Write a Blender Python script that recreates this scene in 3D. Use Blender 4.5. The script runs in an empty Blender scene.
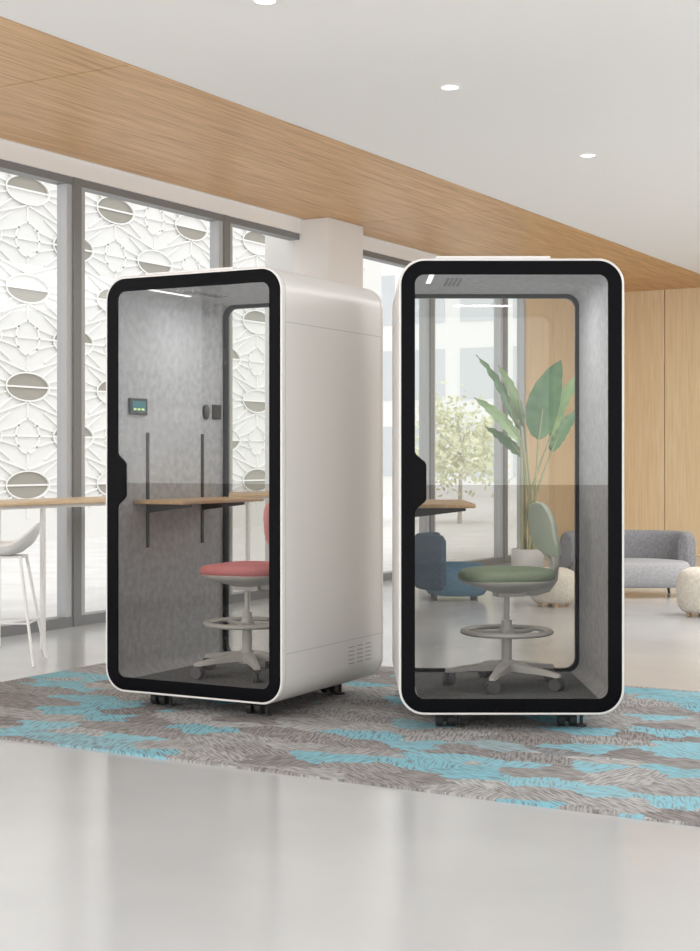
import bpy, bmesh, math, random
from mathutils import Vector, Matrix
random.seed(7)
S = bpy.context.scene
S.view_settings.view_transform = 'Standard'
S.view_settings.look = 'None'
CAM_H = 1.32
c30, s30 = math.cos(math.radians(30)), math.sin(math.radians(30))
def G(r, a, z=0.0):
    """metres to the right / ahead of the viewpoint -> room coordinates"""
    return Vector((c30*r - s30*a, s30*r + c30*a, z))

# ---------------------------------------------------------------- materials
def mat(name, col, rough=0.5, metal=0.0, emis=None, es=0.0, spec=0.5, coat=0.0):
    m = bpy.data.materials.new(name); m.use_nodes = True
    b = m.node_tree.nodes['Principled BSDF']
    b.inputs['Base Color'].default_value = (*col, 1)
    b.inputs['Roughness'].default_value = rough
    b.inputs['Metallic'].default_value = metal
    b.inputs['Specular IOR Level'].default_value = spec
    b.inputs['Coat Weight'].default_value = coat
    if emis:
        b.inputs['Emission Color'].default_value = (*emis, 1)
        b.inputs['Emission Strength'].default_value = es
    return m
def nt(m): return m.node_tree.nodes, m.node_tree.links, m.node_tree.nodes['Principled BSDF']
def coords(m, scale=(1,1,1), rot=(0,0,0)):
    N, L, _ = nt(m)
    tc = N.new('ShaderNodeTexCoord'); mp = N.new('ShaderNodeMapping')
    mp.inputs['Scale'].default_value = scale; mp.inputs['Rotation'].default_value = rot
    L.new(tc.outputs['Object'], mp.inputs['Vector']); return mp
def noise_mat(name, c1, c2, scale=5, rough=0.5, stretch=(1,1,1), detail=6, lo=0.35, hi=0.65, bump=0.0, spec=0.5, rot=(0,0,0)):
    m = mat(name, c1, rough, spec=spec); N, L, b = nt(m)
    mp = coords(m, stretch, rot)
    n = N.new('ShaderNodeTexNoise'); n.inputs['Scale'].default_value = scale; n.inputs['Detail'].default_value = detail
    L.new(mp.outputs[0], n.inputs['Vector'])
    r = N.new('ShaderNodeValToRGB')
    r.color_ramp.elements[0].position = lo; r.color_ramp.elements[1].position = hi
    r.color_ramp.elements[0].color = (*c1, 1); r.color_ramp.elements[1].color = (*c2, 1)
    L.new(n.outputs[0], r.inputs[0]); L.new(r.outputs[0], b.inputs['Base Color'])
    if bump:
        bp = N.new('ShaderNodeBump'); bp.inputs['Strength'].default_value = bump; bp.inputs['Distance'].default_value = 0.01
        L.new(n.outputs[0], bp.inputs['Height']); L.new(bp.outputs[0], b.inputs['Normal'])
    return m
def glass_mat(name, tint, refl=1.0, base=0.045):
    """thin pane: transparent body + Schlick mirror term, same from both sides"""
    m = bpy.data.materials.new(name); m.use_nodes = True
    N, L = m.node_tree.nodes, m.node_tree.links
    N.clear()
    o = N.new('ShaderNodeOutputMaterial'); mx = N.new('ShaderNodeMixShader')
    t = N.new('ShaderNodeBsdfTransparent'); t.inputs[0].default_value = (*tint, 1)
    g = N.new('ShaderNodeBsdfGlossy'); g.inputs['Roughness'].default_value = 0.02
    g.inputs['Color'].default_value = (refl, refl, refl, 1)
    lw = N.new('ShaderNodeLayerWeight'); lw.inputs[0].default_value = 0.5
    p = N.new('ShaderNodeMath'); p.operation = 'POWER'; p.inputs[1].default_value = 5
    L.new(lw.outputs['Facing'], p.inputs[0])
    q = N.new('ShaderNodeMath'); q.operation = 'MULTIPLY_ADD'; q.inputs[1].default_value = 1-base; q.inputs[2].default_value = base
    L.new(p.outputs[0], q.inputs[0])
    L.new(q.outputs[0], mx.inputs[0]); L.new(t.outputs[0], mx.inputs[1]); L.new(g.outputs[0], mx.inputs[2])
    L.new(mx.outputs[0], o.inputs[0]); return m

M_white = mat('pod_white', (0.74,0.715,0.69), 0.35)
M_seam = mat('seam_grey', (0.42,0.41,0.40), 0.6)
M_black = mat('gloss_black', (0.004,0.004,0.005), 0.2, spec=0.07)
M_rubber = mat('rubber_black', (0.02,0.02,0.02), 0.5)
M_dark = mat('dark_metal', (0.06,0.06,0.06), 0.4)
M_felt = noise_mat('felt_grey', (0.41,0.415,0.43), (0.51,0.515,0.53), 26, 0.95, detail=9, bump=0.12, spec=0.1)
M_podfloor = noise_mat('pod_floor_carpet', (0.15,0.155,0.16), (0.25,0.255,0.26), 90, 0.95, spec=0.1)
M_oak = noise_mat('oak_shelf', (0.56,0.37,0.20), (0.70,0.49,0.29), 6, 0.45, (10,1,10), lo=0.3, hi=0.7)
M_led = mat('led_strip', (1,1,1), emis=(1,0.98,0.95), es=4)
M_led2 = mat('booth_led_strip', (1,1,1), emis=(1,0.98,0.95), es=1.0)
M_glass = glass_mat('door_glass', (0.95,0.96,0.95))
M_refltint = glass_mat('dark_reflection_tint', (0.70,0.68,0.655), 0.4)  # tint imitates the dark lower part of the door reflection
M_winglass = glass_mat('window_glass', (0.96,0.97,0.97), 0.8)
M_frame = mat('window_frame_grey', (0.20,0.205,0.21), 0.4)
M_frame2 = mat('window_frame_light', (0.45,0.46,0.47), 0.4)
M_plaster = mat('white_plaster', (0.88,0.865,0.85), 0.9, spec=0.2)
M_wall = mat('column_plaster', (0.76,0.735,0.71), 0.9, spec=0.2)
M_chairgrey = mat('chair_plastic_grey', (0.68,0.675,0.66), 0.4)
M_caster = mat('caster_grey', (0.14,0.14,0.15), 0.5)
M_green = noise_mat('sage_fabric', (0.34,0.43,0.31), (0.40,0.49,0.37), 150, 0.9, spec=0.15)
M_greenL = noise_mat('sage_mesh_back', (0.64,0.73,0.62), (0.72,0.80,0.70), 150, 0.8, spec=0.2)
M_red = noise_mat('coral_fabric', (0.76,0.28,0.29), (0.84,0.34,0.35), 150, 0.9, spec=0.15)
M_redL = noise_mat('coral_mesh_back', (0.82,0.36,0.37), (0.88,0.42,0.43), 150, 0.8, spec=0.2)

# polished concrete
M_floor = noise_mat('polished_concrete', (0.455,0.46,0.465), (0.54,0.542,0.545), 0.8, 0.2, detail=7, lo=0.3, hi=0.72, spec=0.5)
N, L, b = nt(M_floor)
mp = coords(M_floor); n2 = N.new('ShaderNodeTexNoise'); n2.inputs['Scale'].default_value = 1.4; n2.inputs['Detail'].default_value = 2.5
L.new(mp.outputs[0], n2.inputs['Vector'])
mr = N.new('ShaderNodeMapRange'); mr.inputs['To Min'].default_value = 0.13; mr.inputs['To Max'].default_value = 0.22
L.new(n2.outputs[0], mr.inputs[0]); L.new(mr.outputs[0], b.inputs['Roughness'])

def wood_mat(name, c1, c2, c3, grain_axis='Y', plank=None, rough=0.45, fine=14):
    m = mat(name, c1, rough); N, L, b = nt(m)
    st = {'Y':(fine,0.5,fine),'Z':(fine,fine,0.5),'X':(0.5,fine,fine)}[grain_axis]
    mp = coords(m, st)
    n = N.new('ShaderNodeTexNoise'); n.inputs['Scale'].default_value = 3; n.inputs['Detail'].default_value = 8; n.inputs['Distortion'].default_value = 0.6
    L.new(mp.outputs[0], n.inputs['Vector'])
    r = N.new('ShaderNodeValToRGB'); cr = r.color_ramp
    cr.elements[0].position = 0.3; cr.elements[0].color = (*c1,1)
    cr.elements[1].position = 0.7; cr.elements[1].color = (*c3,1)
    e = cr.elements.new(0.5); e.color = (*c2,1)
    L.new(n.outputs[0], r.inputs[0]); L.new(r.outputs[0], b.inputs['Base Color'])
    return m
M_woodceil = wood_mat('oak_veneer_ceiling', (0.46,0.245,0.10), (0.62,0.37,0.17), (0.74,0.47,0.24))
M_woodwall = wood_mat('oak_veneer_wall', (0.74,0.55,0.32), (0.80,0.62,0.39), (0.84,0.68,0.46), 'Z')

# carpet
M_rug = mat('woven_carpet', (0.3,0.27,0.25), 0.95, spec=0.1); N, L, b = nt(M_rug)
def math_node(op, a=None, bb=None, va=None, vb=None):
    q = N.new('ShaderNodeMath'); q.operation = op
    if a is not None: L.new(a, q.inputs[0])
    if bb is not None: L.new(bb, q.inputs[1])
    if va is not None: q.inputs[0].default_value = va
    if vb is not None: q.inputs[1].default_value = vb
    return q.outputs[0]
def ramp(src, p0, p1, c0=(0,0,0,1), c1=(1,1,1,1)):
    r = N.new('ShaderNodeValToRGB'); r.color_ramp.elements[0].position=p0; r.color_ramp.elements[1].position=p1
    r.color_ramp.elements[0].color=c0; r.color_ramp.elements[1].color=c1; L.new(src, r.inputs[0]); return r.outputs[0]
mp = coords(M_rug, (1,1,1))
mpC = coords(M_rug, (3.2,5.4,1), (0,0,math.radians(12)))
dn = N.new('ShaderNodeTexNoise'); dn.inputs['Scale'].default_value = 14.0; dn.inputs['Detail'].default_value = 6
L.new(mp.outputs[0], dn.inputs['Vector'])
mixv = N.new('ShaderNodeMixRGB'); mixv.blend_type = 'ADD'; mixv.inputs[0].default_value = 0.45
L.new(mpC.outputs[0], mixv.inputs[1]); L.new(dn.outputs['Color'], mixv.inputs[2])
vo = N.new('ShaderNodeTexVoronoi'); vo.inputs['Scale'].default_value = 1.0; vo.inputs['Randomness'].default_value = 0.6
vo.distance = 'MANHATTAN'
L.new(mixv.outputs[0], vo.inputs['Vector'])
sep = N.new('ShaderNodeSeparateColor'); L.new(vo.outputs['Color'], sep.inputs[0])
mpS = N.new('ShaderNodeVectorRotate'); mpS.rotation_type = 'Z_AXIS'
L.new(mp.outputs[0], mpS.inputs['Vector'])
angq = math_node('FLOOR', math_node('MULTIPLY', sep.outputs[1], vb=3.99))
ang = math_node('MULTIPLY_ADD', angq, vb=0.5); N[-1].inputs[2].default_value = 0.2
L.new(ang, mpS.inputs['Angle'])
st = N.new('ShaderNodeMapping'); st.inputs['Scale'].default_value = (11,95,1); L.new(mpS.outputs[0], st.inputs['Vector'])
sn = N.new('ShaderNodeTexNoise'); sn.inputs['Scale'].default_value = 1.0; sn.inputs['Detail'].default_value = 2; sn.inputs['Distortion'].default_value = 0.2
L.new(st.outputs[0], sn.inputs['Vector'])
blue = ramp(sep.outputs[0], 0.66, 0.72)
tp = ramp(sep.outputs[2], 0.1, 0.9, (0.26,0.24,0.235,1), (0.42,0.415,0.41,1))
stc = ramp(sn.outputs[0], 0.38, 0.58, (0.58,0.565,0.56,1), (1.10,1.10,1.10,1))
tpd = N.new('ShaderNodeMixRGB'); tpd.blend_type = 'MULTIPLY'; tpd.inputs[0].default_value = 1
L.new(tp, tpd.inputs[1]); L.new(stc, tpd.inputs[2])
smask = ramp(sn.outputs[0], 0.38, 0.52, (0.22,0.22,0.22,1), (0.80,0.80,0.80,1))
fac = math_node('MULTIPLY', blue, smask)
fm = N.new('ShaderNodeMixRGB'); L.new(fac, fm.inputs[0]); L.new(tpd.outputs[0], fm.inputs[1]); fm.inputs[2].default_value = (0.20,0.50,0.60,1)
L.new(fm.outputs[0], b.inputs['Base Color'])
fn = N.new('ShaderNodeTexNoise'); fn.inputs['Scale'].default_value = 220; L.new(mp.outputs[0], fn.inputs['Vector'])
bp = N.new('ShaderNodeBump'); bp.inputs['Strength'].default_value = 0.15; bp.inputs['Distance'].default_value = 0.005
L.new(fn.outputs[0], bp.inputs['Height']); L.new(bp.outputs[0], b.inputs['Normal'])

# ---------------------------------------------------------------- mesh helpers
def empty(name, loc=(0,0,0), rz=0):
    e = bpy.data.objects.new(name, None); S.collection.objects.link(e)
    e.location = loc; e.rotation_euler = (0,0,rz); e.empty_display_size = 0.1
    return e
def mk(name, vs, fs, m, parent=None, smooth=False, loc=None):
    me = bpy.data.meshes.new(name); me.from_pydata([tuple(v) for v in vs], [], fs); me.update()
    bm = bmesh.new(); bm.from_mesh(me); bmesh.ops.recalc_face_normals(bm, faces=bm.faces); bm.to_mesh(me); bm.free()
    if m: me.materials.append(m)
    o = bpy.data.objects.new(name, me); S.collection.objects.link(o)
    if parent: o.parent = parent
    if loc is not None: o.location = loc
    if smooth:
        me.polygons.foreach_set('use_smooth', [True]*len(me.polygons))
        try: me.set_sharp_from_angle(angle=math.radians(40))
        except Exception: pass
    return o
class MB:
    """collects many primitives in one mesh"""
    def __init__(s): s.v=[]; s.f=[]
    def add(s, vs, fs):
        o=len(s.v); s.v+= [Vector(v) for v in vs]; s.f += [tuple(i+o for i in f) for f in fs]
    def box(s, x0,x1,y0,y1,z0,z1):
        s.add([(x0,y0,z0),(x1,y0,z0),(x1,y1,z0),(x0,y1,z0),(x0,y0,z1),(x1,y0,z1),(x1,y1,z1),(x0,y1,z1)],
              [(0,3,2,1),(4,5,6,7),(0,1,5,4),(1,2,6,5),(2,3,7,6),(3,0,4,7)])
    def cyl(s, p, q, r, r2=None, n=20):
        p,q=Vector(p),Vector(q); r2 = r if r2 is None else r2
        d=(q-p).normalized(); a=d.orthogonal().normalized(); bb=d.cross(a)
        vs=[]
        for c,rr in ((p,r),(q,r2)):
            for i in range(n):
                t=2*math.pi*i/n; vs.append(c+a*rr*math.cos(t)+bb*rr*math.sin(t))
        fs=[(i,(i+1)%n,n+(i+1)%n,n+i) for i in range(n)]+[tuple(range(n))[::-1],tuple(range(n,2*n))]
        s.add(vs,fs)
    def tube(s, pts, rs, n=10, flat=None):
        pts=[Vector(p) for p in pts]
        if not hasattr(rs,'__len__'): rs=[rs]*len(pts)
        vs=[]; up=None
        for i,p in enumerate(pts):
            d=(pts[min(i+1,len(pts)-1)]-pts[max(i-1,0)]).normalized()
            a = d.orthogonal().normalized() if up is None else (up-d*up.dot(d)).normalized()
            up=a; bb=d.cross(a)
            for k in range(n):
                t=2*math.pi*k/n; vs.append(p+(a*math.cos(t)+bb*math.sin(t))*rs[i])
        fs=[]
        for i in range(len(pts)-1):
            for k in range(n): fs.append((i*n+k,i*n+(k+1)%n,(i+1)*n+(k+1)%n,(i+1)*n+k))
        fs.append(tuple(range(n))[::-1]); fs.append(tuple(range((len(pts)-1)*n,len(pts)*n)))
        s.add(vs,fs)
    def torus(s, c, R, r, nR=48, nr=10, sz=1.0):
        vs=[];fs=[]
        for i in range(nR):
            a=2*math.pi*i/nR
            for k in range(nr):
                t=2*math.pi*k/nr; rr=R+r*math.cos(t)
                vs.append((c[0]+rr*math.cos(a),c[1]+rr*math.sin(a),c[2]+r*sz*math.sin(t)))
        for i in range(nR):
            for k in range(nr): fs.append((i*nr+k,((i+1)%nR)*nr+k,((i+1)%nR)*nr+(k+1)%nr,i*nr+(k+1)%nr))
        s.add(vs,fs)
    def loft(s, loops, cap=True):
        n=len(loops[0]); vs=[p for l in loops for p in l]; fs=[]
        for i in range(len(loops)-1):
            for k in range(n): fs.append((i*n+k,i*n+(k+1)%n,(i+1)*n+(k+1)%n,(i+1)*n+k))
        if cap: fs.append(tuple(range(n))[::-1]); fs.append(tuple(range((len(loops)-1)*n,len(loops)*n)))
        s.add(vs,fs)
    def done(s, name, m, parent=None, smooth=False, loc=None): return mk(name,s.v,s.f,m,parent,smooth,loc)
def bev(o, w=0.01, seg=3):
    md=o.modifiers.new('bevel','BEVEL'); md.width=w; md.segments=seg; md.limit_method='ANGLE'; return o
def box(name,x0,x1,y0,y1,z0,z1,m,parent=None,b=0,seg=3):
    q=MB(); q.box(x0,x1,y0,y1,z0,z1); o=q.done(name,m,parent)
    if b:
        bev(o,b,seg)
        o.data.polygons.foreach_set('use_smooth',[True]*6)
        md=o.modifiers.new('wn','WEIGHTED_NORMAL')
    return o
def rr(x0,x1,z0,z1,r,n=10):
    """rounded rectangle outline (x,z), counter-clockwise"""
    pts=[]
    for cx,cz,a0 in ((x1-r,z0+r,-90),(x1-r,z1-r,0),(x0+r,z1-r,90),(x0+r,z0+r,180)):
        for i in range(n+1):
            a=math.radians(a0+90*i/n); pts.append((cx+r*math.cos(a),cz+r*math.sin(a)))
    return pts
def squircle(a,b,e=2.6,n=48):
    out=[]
    for i in range(n):
        t=2*math.pi*i/n; c,s_=math.cos(t),math.sin(t)
        out.append((a*math.copysign(abs(c)**(2/e),c), b*math.copysign(abs(s_)**(2/e),s_)))
    return out
def cushion(a,b,h,e=2.6,n=48,layers=8,round_=0.03):
    """pillow loops centred at origin, bottom z=0 top z=h"""
    loops=[]
    prof=[]
    for i in range(layers+1):
        t=math.pi*i/layers
        prof.append((-math.cos(t), math.sin(t)))
    for c,s_ in prof:
        inset = round_*(1-s_)
        z = h/2 + h/2*c
        loops.append([(x*(a-inset)/a, y*(b-inset)/b, z) for x,y in squircle(a,b,e,n)])
    top=[(x*0.55,y*0.55,h*1.06) for x,y in squircle(a,b,e,n)]
    loops.append(top)
    return loops

# ---------------------------------------------------------------- room
RX0, RX1, RY0, RY1, H = -7.78, 7.0, -3.5, 20.1, 3.70
box('floor', RX0-0.1, RX1, RY0, RY1+0.1, -0.12, 0, M_floor)
WX0, WX1 = -7.70, -5.60
q=MB(); q.box(WX1+0.006, RX1, RY0, RY1+0.1, H, H+0.2); q.box(RX0-0.1, WX0-0.004, RY0, RY1+0.1, H, H+0.2)
q.box(WX0-0.004, WX1+0.006, RY0, RY1+0.1, H+0.03, H+0.2)
q.done('ceiling', M_plaster)
q=MB()
ys=[RY0,1.2,7.05,12.9,18.75,RY1]
for a,b_ in zip(ys[:-1],ys[1:]): q.box(WX0, WX1, a+0.007, b_-0.007, H-0.002, H+0.028)
q.done('trim_wood_ceiling', M_woodceil)
q=MB(); x=RX0
while x<RX1:
    w=1.25; q.box(x+0.005, min(x+w,RX1)-0.005, RY1, RY1+0.05, 0.0, H); x+=w
q.box(RX0-0.1,RX1,RY1+0.05,RY1+0.1,0,H)
q.done('wall_back', M_woodwall)
WEND=18.15
q=MB(); q.box(RX0-0.1, RX0, WEND, WEND+0.97, 0, H); q.box(RX0-0.1, RX0, WEND+0.98, RY1, 0, H)
q.done('wall_left', M_woodwall)
box('trim_window_header', RX0-0.1, RX0+0.04, RY0, WEND, 3.56, H, M_plaster)
mull=[0.78,2.86,4.94,7.02,9.10,11.18,13.26,15.34,17.42]
edges=[RY0]+[-1.3]+mull+[WEND]
for i in range(len(edges)-1):
    a,b_=edges[i],edges[i+1]
    e=empty('window_%d'%(i+1), (RX0-0.04,(a+b_)/2,0)); y0=a-(a+b_)/2; y1=-y0
    q=MB(); q.box(-0.07,0.07,y0-0.045,y0+0.045,0,3.56); q.done('mullion',M_frame,e)
    q=MB(); q.box(-0.05,0.05,y0+0.045,y0+0.11,0.08,3.50)
    q.box(-0.05,0.05,y1-0.11,y1-0.045,0.08,3.50); q.done('sash_stiles',M_frame2,e)
    q=MB(); q.box(-0.06,0.06,y0+0.045,y1-0.045,0,0.08); q.box(-0.06,0.06,y0+0.045,y1-0.045,3.50,3.56); q.done('sash_rails',M_frame,e)
    mk('glass_pane',[(0,y0+0.1,0.08),(0,y1-0.1,0.08),(0,y1-0.1,3.5),(0,y0+0.1,3.5)],[(0,1,2,3)],M_winglass,e)
box('column', -8.17, -7.42, 12.44, 13.12, 0, H-0.003, M_wall, b=0.004,seg=1)
for i,(r,a) in enumerate(((0.638,9.44),(1.857,11.55),(-0.44,7.66),(4.2,14.5))):
    p=G(r,a); e=empty('ceiling_downlight',(p.x,p.y,H))
    q=MB(); q.torus((0,0,-0.003),0.062,0.009,32,8,0.6); q.done('trim_ring',M_plaster,e,True)
    q=MB(); q.cyl((0,0,-0.0015),(0,0,-0.004),0.055,n=32); q.done('lens',M_led,e)
box('area_rug', -6.15, 2.0, 5.24, 8.25, 0.0, 0.010, M_rug)

# ---------------------------------------------------------------- phone booth
W, D, Z0, Z1, R = 1.085, 1.10, 0.093, 2.29, 0.125
M_screen = mat('screen_cyan', (0.01,0.03,0.035), 0.2, emis=(0.06,0.30,0.36), es=0.45)
M_icon = mat('screen_icon', (0.4,0.4,0.1), 0.3, emis=(0.6,0.8,0.3), es=0.7)
def booth(name, loc, rz, W=W):
    e=empty(name,(loc[0],loc[1],0),rz)
    x0,x1=-W/2,W/2; ya=-D/2
    def loop(inset,y,r=None):
        return [(x,ya+y,z) for x,z in rr(x0+inset,x1-inset,Z0+inset,Z1-inset,max(R-inset,0.02) if r is None else r)]
    t=0.055
    q=MB()
    prof=[(t,0.030),(t-0.002,0.012),(0.012,0.010),(0.011,0.0),(0.004,0.0),(0.0,0.005),(0,0.026),(0.005,0.027),(0.005,0.031),(0,0.032)]
    prof+= [(0,D-0.032),(0.005,D-0.031),(0.005,D-0.027),(0,D-0.026),(0,D-0.005),(0.005,D),(t,D),(t,D-0.03)]
    q.loft([loop(i,y) for i,y in prof],cap=False); q.done('outer_shell',M_white,e,True)
    q=MB(); q.loft([loop(t,0.028),loop(t,D-0.028)],cap=False)
    q.done('felt_lining',M_felt,e,True)
    box('booth_floor',x0+t,x1-t,ya+0.03,ya+D-0.03,Z0+t-0.005,Z0+t+0.004,M_podfloor,e)
    q=MB()
    L1=[(0.0125,0.009),(0.0125,0.001),(0.078,0.001),(0.078,0.012)]
    loops=[]
    for ins,y in L1:
        rad = (R-ins) if ins<0.05 else 0.045
        loops.append(loop(ins,y,rad))
    q.loft(loops,cap=False); q.done('door_bezel',M_black,e,True)
    xi=x0+0.078; pts=[]
    za,zb=1.07,1.36
    for i in range(25):
        s=i/24; z=za+(zb-za)*s
        f = min(1,max(0,(s)/0.22)); g=min(1,max(0,(1-s)/0.22))
        sm=lambda k:k*k*(3-2*k)
        pts.append((xi+0.055*sm(f)*sm(g),z))
    fr=[(xi-0.03,za)]+pts+[(xi-0.03,zb)]
    n=len(fr)
    vs=[(x,ya-0.004,z) for x,z in fr]+[(x,ya+0.012,z) for x,z in fr]
    fs=[tuple(range(n)),tuple(range(n,2*n))]+[(i,(i+1)%n,n+(i+1)%n,n+i) for i in range(n)]
    mk('door_handle',vs,fs,M_black,e)
    zs=1.20
    def pane(nm,xa,xb,y,za_,zb_,m): mk(nm,[(xa,y,za_),(xb,y,za_),(xb,y,zb_),(xa,y,zb_)],[(0,1,2,3)],m,e)
    pane('door_glass_clear',x0+0.07,x1-0.07,ya+0.008,zs,Z1-0.07,M_glass)
    pane('door_glass_refl_tint',x0+0.07,x1-0.07,ya+0.008,Z0+0.07,zs,M_refltint)  # lower pane darkened by colour in place of a real reflection
    q=MB(); q.loft([loop(t,D-0.05),loop(t+0.022,D-0.05,0.06),loop(t+0.022,D-0.02,0.06),loop(t-0.01,D-0.02)],cap=False); q.done('rear_frame',M_black,e,True)
    pane('rear_glass',x0+t+0.02,x1-t-0.02,ya+D-0.035,Z0+t+0.02,Z1-t-0.02,M_glass)
    for sx in (-1,1):
        q=MB(); X=sx*(W/2)
        for z in (2.01,0.35): q.box(min(X-sx*0.002,X+sx*0.0006),max(X-sx*0.002,X+sx*0.0006),ya+0.034,ya+D-0.034,z-0.0012,z+0.0012)
        q.done('panel_seams',M_seam,e)
        q=MB()
        for yc in (0.17,0.27,0.37):
            for k in range(5):
                z=0.222+k*0.022; q.box(min(X-sx*0.004,X+sx*0.001),max(X-sx*0.004,X+sx*0.001),yc-0.032,yc+0.032,z-0.003,z+0.003)
        q.done('vent_slits',M_seam,e)
    box('roof_fan_housing',-0.36,0.2,-0.46,0.38,Z1-0.003,Z1+0.024,M_plaster,e,b=0.008)
    xl=x0+t
    box('desk_shelf',xl+0.001,xl+0.33,-0.38,0.43,1.082,1.104,M_oak,e,b=0.006)
    q=MB()
    for yc in (-0.25,0.28):
        q.box(xl,xl+0.006,yc-0.011,yc+0.011,0.84,1.47)
    q.done('wall_rails',M_rubber,e)
    for yc in (-0.25,0.28):
        w=0.008
        mk('shelf_bracket',[(xl+.006,yc-w,1.08),(xl+.29,yc-w,1.08),(xl+.29,yc-w,1.065),(xl+.006,yc-w,1.03),(xl+.006,yc+w,1.08),(xl+.29,yc+w,1.08),(xl+.29,yc+w,1.065),(xl+.006,yc+w,1.03)],
           [(0,1,2,3),(4,7,6,5),(0,4,5,1),(1,5,6,2),(2,6,7,3),(3,7,4,0)],M_dark,e)
    box('touch_panel',xl,xl+0.014,-0.425,-0.265,1.565,1.655,M_rubber,e,b=0.005)
    box('touch_panel_screen',xl+0.0142,xl+0.0152,-0.405,-0.285,1.583,1.640,M_screen,e)
    q=MB()
    for k,c in enumerate(range(3)):
        q.box(xl+0.0152,xl+0.0158,-0.393+k*0.035,-0.370+k*0.035,1.590,1.600)
    q.done('touch_panel_icons',M_icon,e)
    box('power_socket',xl,xl+0.010,0.38,0.47,1.56,1.645,M_rubber,e,b=0.004)
    q=MB(); q.loft([[(xl+xx,0.315+y*s,1.60+z*s) for y,z in squircle(0.03,0.042,2.3,32)] for xx,s in ((0,1),(0.010,1),(0.013,0.85))]); q.done('motion_sensor',M_dark,e,True)
    zc=Z1-t
    q=MB(); q.box(-0.385,-0.362,-0.42,-0.02,zc-0.004,zc); q.done('led_light_bar',M_led2,e)
    li=bpy.data.lights.new('booth_lamp','AREA'); li.shape='RECTANGLE'; li.size=0.34; li.size_y=0.10; li.energy=4.5; li.color=(1,0.98,0.96)
    lo_=bpy.data.objects.new('booth_lamp',li); S.collection.objects.link(lo_); lo_.parent=e; lo_.location=(0.0,0,zc-0.01)
    q=MB()
    for i in range(4):
        for k in range(7):
            q.cyl((-0.28+i*0.022,-0.20+k*0.05,zc),(-0.28+i*0.022,-0.20+k*0.05,zc-0.002),0.008,n=10)
    q.done('air_grille_holes',M_dark,e)
    for cx in (-0.31,0.29):
        for cy in (-0.38,0.40):
            q=MB()
            q.box(cx-0.05,cx+0.05,cy-0.05,cy+0.05,0.080,Z0+0.004)
            q.cyl((cx,cy,0.055),(cx,cy,0.085),0.022)
            q.cyl((cx-0.045,cy,0.0455),(cx-0.012,cy,0.0455),0.035,n=24)
            q.cyl((cx+0.012,cy,0.0455),(cx+0.045,cy,0.0455),0.035,n=24)
            q.cyl((cx-0.012,cy,0.0455),(cx+0.012,cy,0.0455),0.012)
            q.cyl((cx+0.07,cy-0.01,0.0105),(cx+0.07,cy-0.01,0.022),0.026)
            q.cyl((cx+0.07,cy-0.01,0.022),(cx+0.07,cy-0.01,0.085),0.009)
            q.box(cx-0.05,cx+0.085,cy-0.02,cy+0.02,0.078,0.086)
            o=q.done('caster_foot',M_rubber,e,True)
    return e
PL=Vector((-4.535,6.74)); PR=G(0.777,7.665)
booth('office_phone_booth',PL,math.radians(1.5),1.10)
booth('office_phone_booth',(PR.x,PR.y),math.radians(30))

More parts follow.
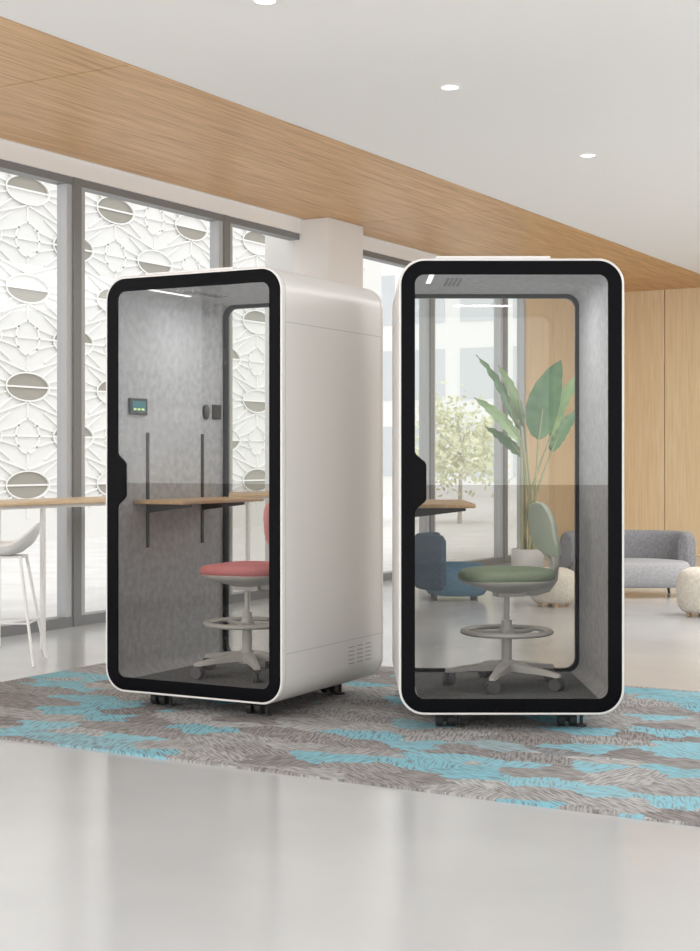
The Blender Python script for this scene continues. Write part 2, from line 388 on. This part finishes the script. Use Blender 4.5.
# ---------------------------------------------------------------- swivel chairs
PFZ=Z0+0.055+0.004
def chair(loc, rz, mseat, mback, pole=True):
    e=empty('swivel_chair',(loc[0],loc[1],PFZ),rz)
    q=MB()
    for k in range(5):
        a=2*math.pi*k/5+0.35; d=Vector((math.cos(a),math.sin(a),0)); p=Vector((-d.y,d.x,0))
        lp=[]
        for r,w,zt,zb in ((0.0,0.032,0.125,0.075),(0.08,0.030,0.122,0.078),(0.20,0.022,0.105,0.075),(0.30,0.017,0.088,0.066),(0.318,0.012,0.083,0.068)):
            c=d*r; lp.append([c+p*w+Vector((0,0,zb)),c+p*w+Vector((0,0,zt-0.008)),c+p*w*0.6+Vector((0,0,zt)),c-p*w*0.6+Vector((0,0,zt)),c-p*w+Vector((0,0,zt-0.008)),c-p*w+Vector((0,0,zb))])
        q.loft(lp)
    q.cyl((0,0,0.065),(0,0,0.135),0.045,0.036,28)
    q.done('star_base',M_chairgrey,e,True)
    q=MB()
    for k in range(5):
        a=2*math.pi*k/5+0.35; d=Vector((math.cos(a),math.sin(a),0)); c=d*0.298; c.z=0.032
        a2=a+1.1+k*0.9; p=Vector((math.cos(a2),math.sin(a2),0))
        q.cyl(c+p*0.006,c+p*0.028,0.032,n=24); q.cyl(c-p*0.006,c-p*0.028,0.032,n=24)
        q.cyl(c-p*0.008,c+p*0.008,0.012); q.cyl(c,c+Vector((0,0,0.045)),0.009,n=12)
        q.box(c.x-0.016,c.x+0.016,c.y-0.016,c.y+0.016,0.050,0.064)
    q.done('base_casters',M_caster,e,True)
    q=MB(); q.cyl((0,0,0.12),(0,0,0.34),0.027,n=24); q.cyl((0,0,0.34),(0,0,0.50),0.015,n=20); q.cyl((0,0,0.245),(0,0,0.30),0.042,0.036,24)
    q.done('gas_lift',M_chairgrey,e,True)
    q=MB(); q.torus((0,0,0.28),0.220,0.022,56,10,0.6)
    for k in range(3):
        a=2*math.pi*k/3+0.5; d=Vector((math.cos(a),math.sin(a),0)); q.tube([d*0.03+Vector((0,0,.27)),d*0.13+Vector((0,0,.268)),d*0.22+Vector((0,0,.278))],[0.016,0.014,0.012])
    q.done('foot_ring',M_chairgrey,e,True)
    q=MB()
    lp=[]
    for z,s in ((0.482,0.28),(0.485,0.34),(0.505,0.62),(0.525,0.88),(0.540,0.985),(0.548,1.0),(0.552,0.98)):
        lp.append([(x*s,y*s,z) for x,y in squircle(0.235,0.225,2.7)])
    q.loft(lp); q.box(-0.06,0.09,-0.05,0.05,0.462,0.50)
    q.done('seat_shell',M_chairgrey,e,True)
    q=MB()
    q.loft([[(x,y,z+0.549+ (-0.012*max(0,(-x-0.12)/0.12)) ) for x,y,z in l] for l in cushion(0.243,0.232,0.056,2.7)])
    q.done('seat_cushion',mseat,e,True)
    q=MB()
    q.tube([(0.05,0,0.487),(0.16,0,0.484),(0.225,0,0.50),(0.262,0,0.55),(0.270,0,0.62),(0.262,0,0.70),(0.252,0,0.80)],[0.022,0.024,0.024,0.022,0.018,0.016,0.012],12)
    for sy in (-1,1):
        q.tube([(0.268,0,0.58),(0.262,sy*0.05,0.63),(0.245,sy*0.10,0.68),(0.235,sy*0.125,0.74)],[0.014,0.012,0.010,0.007],10)
    q.done('back_support',M_chairgrey,e,True)
    q=MB(); lp=[]
    for l in cushion(0.170,0.145,0.032,2.7,56,round_=0.015):
        nl=[]
        for a,bz,c in l:
            k=bz/0.145
            y=a*(1.0-0.10*k); z=0.805+bz
            x=0.243 - c - 1.0*y*y - 0.022*k + 0.030*(k*k)*(-1 if k>0 else 0.6) 
            nl.append((x,y,z))
        lp.append(nl)
    q.loft(lp); q.done('backrest',mback,e,True)
    return e
chair((PL.x+0.02,PL.y-0.04),math.radians(6),M_red,M_redL)
cr_=G(0.812,7.67)
chair((cr_.x,cr_.y),math.radians(30+14),M_green,M_greenL)

# ---------------------------------------------------------------- bar table at the windows
M_tabletop = wood_mat('oak_tabletop',(0.60,0.42,0.24),(0.68,0.5,0.3),(0.74,0.57,0.36),'Y')
M_wmetal = mat('white_metal',(0.78,0.77,0.76),0.35)
e=empty('high_bar_table',(-7.2,9.2,0))
box('table_top',-0.30,0.26,-3.0,3.0,1.01,1.035,M_tabletop,e,b=0.006)
q=MB()
for yc in (-2.9,-1.35,1.2,2.8):
    for sx in (-0.22,0.20): q.box(sx-0.014,sx+0.014,yc-0.014,yc+0.014,0,1.01)
    q.box(-0.22,0.20,yc-0.012,yc+0.012,0.985,1.01)
q.box(-0.23,-0.21,-2.9,2.8,0.985,1.01); q.box(0.19,0.21,-2.9,2.8,0.985,1.01)
q.done('table_frame',M_wmetal,e)

def bar_stool(p,rz):
    e=empty('bar_stool',(p.x,p.y,0),rz)
    q=MB(); lp=[]
    for s,h in ((0.02,0.70),(0.45,0.702),(0.8,0.715),(0.95,0.74),(1.0,0.77)):
        lp.append([(x*s,y*s,h+ (0.13*s*s*max(0,(y/0.2))**2 if y>0 else 0)) for x,y in squircle(0.21,0.20,2.4)])
    lp2=[[ (x*0.97,y*0.97,z+0.012) for x,y,z in l] for l in reversed(lp)]
    q.loft(lp+lp2); q.done('seat_shell',M_wmetal,e,True)
    q=MB()
    for sx in (-1,1):
        for sy in (-1,1):
            q.tube([(sx*0.09,sy*0.09,0.695),(sx*0.15,sy*0.15,0.3),(sx*0.20,sy*0.20,0.0)],0.010)
    z=0.27;k=0.155
    for a,b_ in (((-k,-k),(k,-k)),((k,-k),(k,k)),((k,k),(-k,k)),((-k,k),(-k,-k))): q.tube([(a[0],a[1],z),(b_[0],b_[1],z)],0.007)
    q.box(-0.1,0.1,-0.1,0.1,0.685,0.70)
    q.done('stool_legs',M_wmetal,e,True)
bar_stool(G(-2.22,9.65),math.radians(-60))

# ---------------------------------------------------------------- lounge furniture
M_navy=noise_mat('navy_fabric',(0.03,0.055,0.09),(0.06,0.095,0.14),60,0.95,spec=0.1)
M_teal=noise_mat('blue_fabric',(0.07,0.15,0.22),(0.11,0.20,0.28),60,0.95,spec=0.1)
M_gfab=noise_mat('grey_fabric',(0.18,0.18,0.19),(0.26,0.26,0.27),60,0.95,spec=0.1)
M_gfab2=noise_mat('light_grey_fabric',(0.30,0.30,0.31),(0.38,0.38,0.39),60,0.95,spec=0.1)
M_cream=noise_mat('cream_boucle',(0.58,0.54,0.47),(0.70,0.65,0.57),40,0.95,spec=0.1,bump=0.3)
def soft(name,a,b_,h,z,m,e,ex=3.2,rnd=0.05,ox=0,oy=0):
    q=MB(); q.loft([[(x+ox,y+oy,zz+z) for x,y,zz in l] for l in cushion(a,b_,h,ex,56,10,rnd)]); return q.done(name,m,e,True)
def arc_back(name,R_,a0,a1,th,z0,z1,m,e,sx=1,sy=1,oy=0):
    q=MB(); lp=[]; nn=28
    for i in range(nn+1):
        s=i/nn; a=math.radians(a0+(a1-a0)*s)
        endk=min(1,math.sqrt(max(0,1-(1-min(s,1-s)/0.06)**2))) if min(s,1-s)<0.06 else 1
        endk=max(endk,0.15)
        loop=[]
        zc=(z0+z1)/2; hh=(z1-z0)/2
        for u,w in squircle(th/2*endk,hh*(0.75+0.25*endk),3.0,20):
            rad=R_+u; loop.append((sx*rad*math.cos(a),oy+sy*rad*math.sin(a),zc+w))
        lp.append(loop)
    q.loft(lp); return q.done(name,m,e,True)
p=G(0.98,14.1); e=empty('lounge_chair',(p.x,p.y,0),math.radians(30))
soft('seat_block',0.30,0.33,0.28,0.045,M_teal,e,2.6,0.05,ox=0.03)
arc_back('back_rest',0.33,105,255,0.10,0.10,0.62,M_navy,e)
q=MB()
for sx in (-0.18,0.2):
    for sy in (-0.2,0.2): q.cyl((sx,sy,0),(sx,sy,0.06),0.018)
q.done('feet',M_dark,e)
p=G(2.72,14.5); e=empty('lounge_sofa',(p.x,p.y,0),math.radians(30))
soft('seat_block',0.58,0.36,0.24,0.10,M_gfab2,e,3.0,0.05,oy=-0.10)
arc_back('back_rest',0.36,-8,188,0.12,0.18,0.62,M_gfab,e,sx=1.60,sy=1.0,oy=-0.02)
q=MB()
for sx in (-0.45,0.45):
    for sy in (-0.25,0.2): q.cyl((sx,sy,0),(sx*0.95,sy*0.95,0.14),0.014)
q.done('feet',M_dark,e)
for r,a,R_,hh in ((3.02,12.55,0.25,0.35),(1.84,13.4,0.22,0.29)):
    p=G(r,a); e=empty('round_pouf',(p.x,p.y,0))
    soft('pouf_body',R_,R_,hh,0.035,M_cream,e,2.0,0.06)
    q=MB()
    for k in range(4):
        a_=k*math.pi/2+0.6; q.cyl((R_*0.6*math.cos(a_),R_*0.6*math.sin(a_),0),(R_*0.6*math.cos(a_),R_*0.6*math.sin(a_),0.05),0.02)
    q.done('feet',M_oak,e)

# ---------------------------------------------------------------- potted plant
M_leaf=noise_mat('leaf_green',(0.065,0.15,0.06),(0.14,0.25,0.11),4,0.3,detail=3)
M_leaf2=noise_mat('leaf_light',(0.15,0.26,0.10),(0.26,0.37,0.17),4,0.3,detail=3)
M_stem=mat('stem_green',(0.34,0.34,0.18),0.5)
M_pot=mat('white_ceramic_pot',(0.80,0.79,0.77),0.3)
M_soil=noise_mat('soil',(0.05,0.035,0.025),(0.09,0.06,0.04),30,1.0)
pp=G(1.80,15.0); e=empty('potted_bird_of_paradise',(pp.x,pp.y,0),math.radians(30))
q=MB(); prof=[(0.10,0),(0.125,0.005),(0.15,0.12),(0.165,0.30),(0.165,0.42),(0.155,0.42),(0.152,0.38)]
q.loft([[(r*math.cos(2*math.pi*i/36),r*math.sin(2*math.pi*i/36),z) for i in range(36)] for r,z in prof],cap=False)
q.add([(0.10*math.cos(2*math.pi*i/36),0.10*math.sin(2*math.pi*i/36),0) for i in range(36)],[tuple(range(36))])
q.done('pot',M_pot,e,True)
q=MB(); q.cyl((0,0,0.37),(0,0,0.385),0.153,n=36); q.done('soil',M_soil,e)
leaves=[
 ((0.10,1.52),(0.20,2.32),0.17,-0.15,0.12,0),
 ((0.24,1.55),(0.48,2.30),0.09,0.10,0.5,1),
 ((0.26,1.40),(0.50,1.90),0.08,0.25,0.3,0),
 ((-0.06,1.50),(-0.46,2.02),0.08,-0.1,0.6,1),
 ((-0.06,1.62),(-0.38,2.50),0.075,0.15,0.8,0),
 ((-0.02,1.65),(-0.18,2.38),0.07,0.2,0.6,1),
 ((-0.02,1.35),(-0.34,1.72),0.07,0.25,0.4,0)]
qs=MB()
for i,(bs,tp_,hw,dy,tw,mi) in enumerate(leaves):
    B=Vector((bs[0],dy*0.6,bs[1])); T=Vector((tp_[0],dy,tp_[1]))
    ax=(T-B); Ln=ax.length; ax.normalize()
    side=Vector((math.cos(tw),math.sin(tw),0)); side=(side-ax*side.dot(ax)).normalized(); nrm=ax.cross(side)
    n=18; vs=[];fs=[]
    for k in range(n+1):
        s=k/n; w=hw*(math.sin(math.pi*s**0.8)**0.65 if 0<s<1 else 0.02)
        droop = 0.20*Ln*s*s*s
        c=B+ax*Ln*s+Vector((math.copysign(droop*0.7,ax.x),0,-droop*0.55 if abs(ax.x)>0.2 else 0))
        for j,u in enumerate((-1,-0.5,0,0.5,1)):
            wav=0.012*math.sin(k*2.1+j)
            vs.append(c+side*w*u+nrm*(0.28*w*abs(u)+wav*abs(u)))
    for k in range(n):
        for j in range(4): fs.append((k*5+j,k*5+j+1,(k+1)*5+j+1,(k+1)*5+j))
    o=mk('leaf_%d'%(i+1),vs,fs,(M_leaf,M_leaf2)[mi],e)
    o.data.polygons.foreach_set('use_smooth',[True]*len(o.data.polygons))
    r0=0.06; st_=Vector((r0*math.cos(i*2.4),r0*math.sin(i*2.4),0.38))
    mid=st_.lerp(B,0.5)+Vector((-0.25*(B.x-st_.x),0,0))
    qs.tube([st_,st_.lerp(mid,0.5)+Vector((-0.02*B.x,0,0)),mid,mid.lerp(B,0.55)+Vector((-0.03*B.x,0,0)),B,B+ax*Ln*0.4],[0.018,0.016,0.014,0.011,0.009,0.004],8)
qs.done('stems',M_stem,e,True)

# ---------------------------------------------------------------- outside
M_pave=noise_mat('pale_paving',(0.66,0.65,0.64),(0.74,0.73,0.72),2,0.9)
q=MB(); q.box(-60,RX0-0.11,-20,60,-0.3,-0.06); q.done('ground_outside',M_pave)
M_fac=mat('facade_white',(0.80,0.795,0.78),0.9)
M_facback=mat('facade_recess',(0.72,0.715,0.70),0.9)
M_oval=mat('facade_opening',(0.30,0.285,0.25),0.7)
FX=-17.0
e=empty('building_facade',(FX,0,0))
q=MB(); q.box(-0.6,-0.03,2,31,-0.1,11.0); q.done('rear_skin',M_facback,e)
qr=MB(); qo=MB()
cy,cz=2.3,0.82
def seg(q,y0,z0,y1,z1,w,x0=-0.03,x1=0.0):
    d=Vector((0,y1-y0,z1-z0)).normalized(); n_=Vector((0,-d.z,d.y))*w
    P=[Vector((0,y0,z0))+n_,Vector((0,y0,z0))-n_,Vector((0,y1,z1))-n_,Vector((0,y1,z1))+n_]
    vs=[p+Vector((x0,0,0)) for p in P]+[p+Vector((x1,0,0)) for p in P]
    q.add(vs,[(0,1,2,3),(4,7,6,5),(0,4,5,1),(1,5,6,2),(2,6,7,3),(3,7,4,0)])
for r in range(0,12):
    for c in range(0,13):
        y=2.6+c*cy+(cy/2 if r%2 else 0); z=0.9+r*cz
        if y>29: continue
        n=28
        ring_o=[(0.01,y+0.54*math.cos(2*math.pi*i/n),z+0.25*math.sin(2*math.pi*i/n)) for i in range(n)]
        ring_i=[(0.01,y+0.51*math.cos(2*math.pi*i/n),z+0.225*math.sin(2*math.pi*i/n)) for i in range(n)]
        back=[(-0.03,a,b_) for _,a,b_ in ring_i]
        qr.loft([ring_o,ring_i,back],cap=False)
        k=(r*7+c*3)%5
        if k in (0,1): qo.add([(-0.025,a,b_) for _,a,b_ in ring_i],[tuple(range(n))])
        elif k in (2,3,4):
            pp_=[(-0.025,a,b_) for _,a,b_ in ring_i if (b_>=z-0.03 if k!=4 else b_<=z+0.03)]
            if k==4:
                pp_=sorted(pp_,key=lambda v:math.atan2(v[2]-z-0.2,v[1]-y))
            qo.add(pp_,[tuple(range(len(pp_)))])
        for dy,dz in ((cy/2,cz),(-cy/2,cz),(cy,0)):
            seg(qr,y,z+(0.25 if dz else 0),y+dy,z+dz-(0.25 if dz else 0),0.014)
        for t in (0.35,0.8,1.57,2.35,2.8,3.5,3.95,4.71,5.5,5.95):
            seg(qr,y+0.54*math.cos(t),z+0.25*math.sin(t),y+1.05*math.cos(t),z+0.55*math.sin(t),0.012)
        m_=[(0.0,y+cy/2+0.30*math.cos(2*math.pi*i/24),z+0.30*math.sin(2*math.pi*i/24)) for i in range(24)]
        m2=[(0.0,y+cy/2+0.27*math.cos(2*math.pi*i/24),z+0.27*math.sin(2*math.pi*i/24)) for i in range(24)]
        qr.loft([[(-0.03,a,b_) for _,a,b_ in m_],m_,m2,[(-0.03,a,b_) for _,a,b_ in m2]],cap=False)
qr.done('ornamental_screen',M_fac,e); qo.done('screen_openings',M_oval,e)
M_tree=noise_mat('tree_foliage',(0.56,0.58,0.38),(0.76,0.76,0.56),3,0.9)
M_bark=mat('bark',(0.5,0.45,0.4),0.9)
def tree(p,h,rad,n=1500):
    e=empty('tree',(p[0],p[1],-0.06))
    q=MB(); q.tube([(0,0,0),(0.03,0,h*0.4),(0,0.03,h*0.75)],[0.05,0.04,0.02])
    for i in range(7):
        a=i*0.9; q.tube([(0.02,0,h*(0.35+0.04*i)),(rad*0.5*math.cos(a),rad*0.5*math.sin(a),h*(0.55+0.04*i))],[0.02,0.008],6)
    q.done('trunk',M_bark,e,True)
    q=MB()
    clumps=[]
    for i in range(16):
        a=random.uniform(0,6.28); zz=h*(0.42+0.5*random.random()); k=max(0.2,1-abs(zz/h-0.65)*2.0)
        clumps.append((rad*0.75*k*math.cos(a)*random.random()**0.4,rad*0.75*k*math.sin(a)*random.random()**0.4,zz))
    for i in range(n):
        c=Vector(random.choice(clumps)); v=Vector((random.gauss(0,1),random.gauss(0,1),random.gauss(0,1)))*rad*0.17
        c=c+v; a_=Vector((random.gauss(0,1),random.gauss(0,1),random.gauss(0,1))).normalized(); b2=a_.orthogonal().normalized()
        s=random.uniform(0.035,0.07)
        q.add([c-a_*s*1.5,c+b2*s*0.7,c+a_*s*1.5,c-b2*s*0.7],[(0,1,2,3)])
    q.done('foliage',M_tree,e)
tree((-14.0,29.0),2.7,1.5,1600); tree((-11.3,30.8),2.2,1.0,1100); tree((-13.4,34.0),3.0,1.8,1600)
# pale office block closing the street beyond the trees
M_blk=mat('far_building_render',(0.80,0.80,0.79),0.9); M_blkw=mat('far_building_glazing',(0.58,0.61,0.63),0.3)
e=empty('distant_building',(-20.0,50.0,0))
q=MB(); q.box(-9,9,0,5,-0.3,12); q.done('block',M_blk,e)
q=MB()
for r in range(4):
    for c in range(8): q.box(-8.4+c*2.15,-6.9+c*2.15,-0.03,0.02,0.7+r*2.9,2.6+r*2.9)
q.done('glazing',M_blkw,e)

# ---------------------------------------------------------------- light
w=bpy.data.worlds.new('World'); S.world=w; w.use_nodes=True
bg=w.node_tree.nodes['Background']; bg.inputs[0].default_value=(0.98,0.99,1.0,1); bg.inputs[1].default_value=1.5
sun=bpy.data.lights.new('sun','SUN'); sun.energy=1.0; sun.angle=math.radians(30); sun.color=(1,0.97,0.92)
so=bpy.data.objects.new('sun',sun); S.collection.objects.link(so)
so.rotation_euler=Vector((-0.5,0.25,-0.95)).to_track_quat('-Z','Y').to_euler()
def area(name,loc,target,sx,sy,en,col=(1,0.985,0.965)):
    l=bpy.data.lights.new(name,'AREA'); l.shape='RECTANGLE'; l.size=sx; l.size_y=sy; l.energy=en; l.color=col
    o=bpy.data.objects.new(name,l); S.collection.objects.link(o); o.location=loc
    o.rotation_euler=(Vector(target)-Vector(loc)).to_track_quat('-Z','Y').to_euler(); return o
area('added_key_fill',(-5.6,-1.0,3.3),(-4.4,7,0.8),2.4,2,210)  # added unseen area light from behind the camera, brightens the booths
area('added_overhead_fill',(0.5,3.0,3.65),(0.5,3.0,0),4,4,40)  # overhead fills, here and below, are added to brighten; no fixture exists
area('added_overhead_fill',(-1.0,14.0,3.65),(-1.0,14.0,0),5,7,420)
area('added_overhead_fill',(2.0,8.0,3.65),(2.0,8.0,0),4,4,50)
area('added_upward_fill',(4.5,6.5,1.9),(4.0,7.0,9),3,4,280)  # upward fills added out of view to lift the ceiling brightness
area('added_upward_fill',(-5.0,-1.5,1.2),(-3.0,3.0,6),2,2,160)

# ---------------------------------------------------------------- camera
cam=bpy.data.cameras.new('camera'); co=bpy.data.objects.new('camera',cam); S.collection.objects.link(co)
co.location=(0,0,CAM_H); co.rotation_euler=(math.radians(90),0,math.radians(30))
cam.sensor_fit='HORIZONTAL'; cam.sensor_width=36; cam.lens=36*1480/700; cam.shift_y=-15.5/700
cam.clip_end=300
S.camera=co
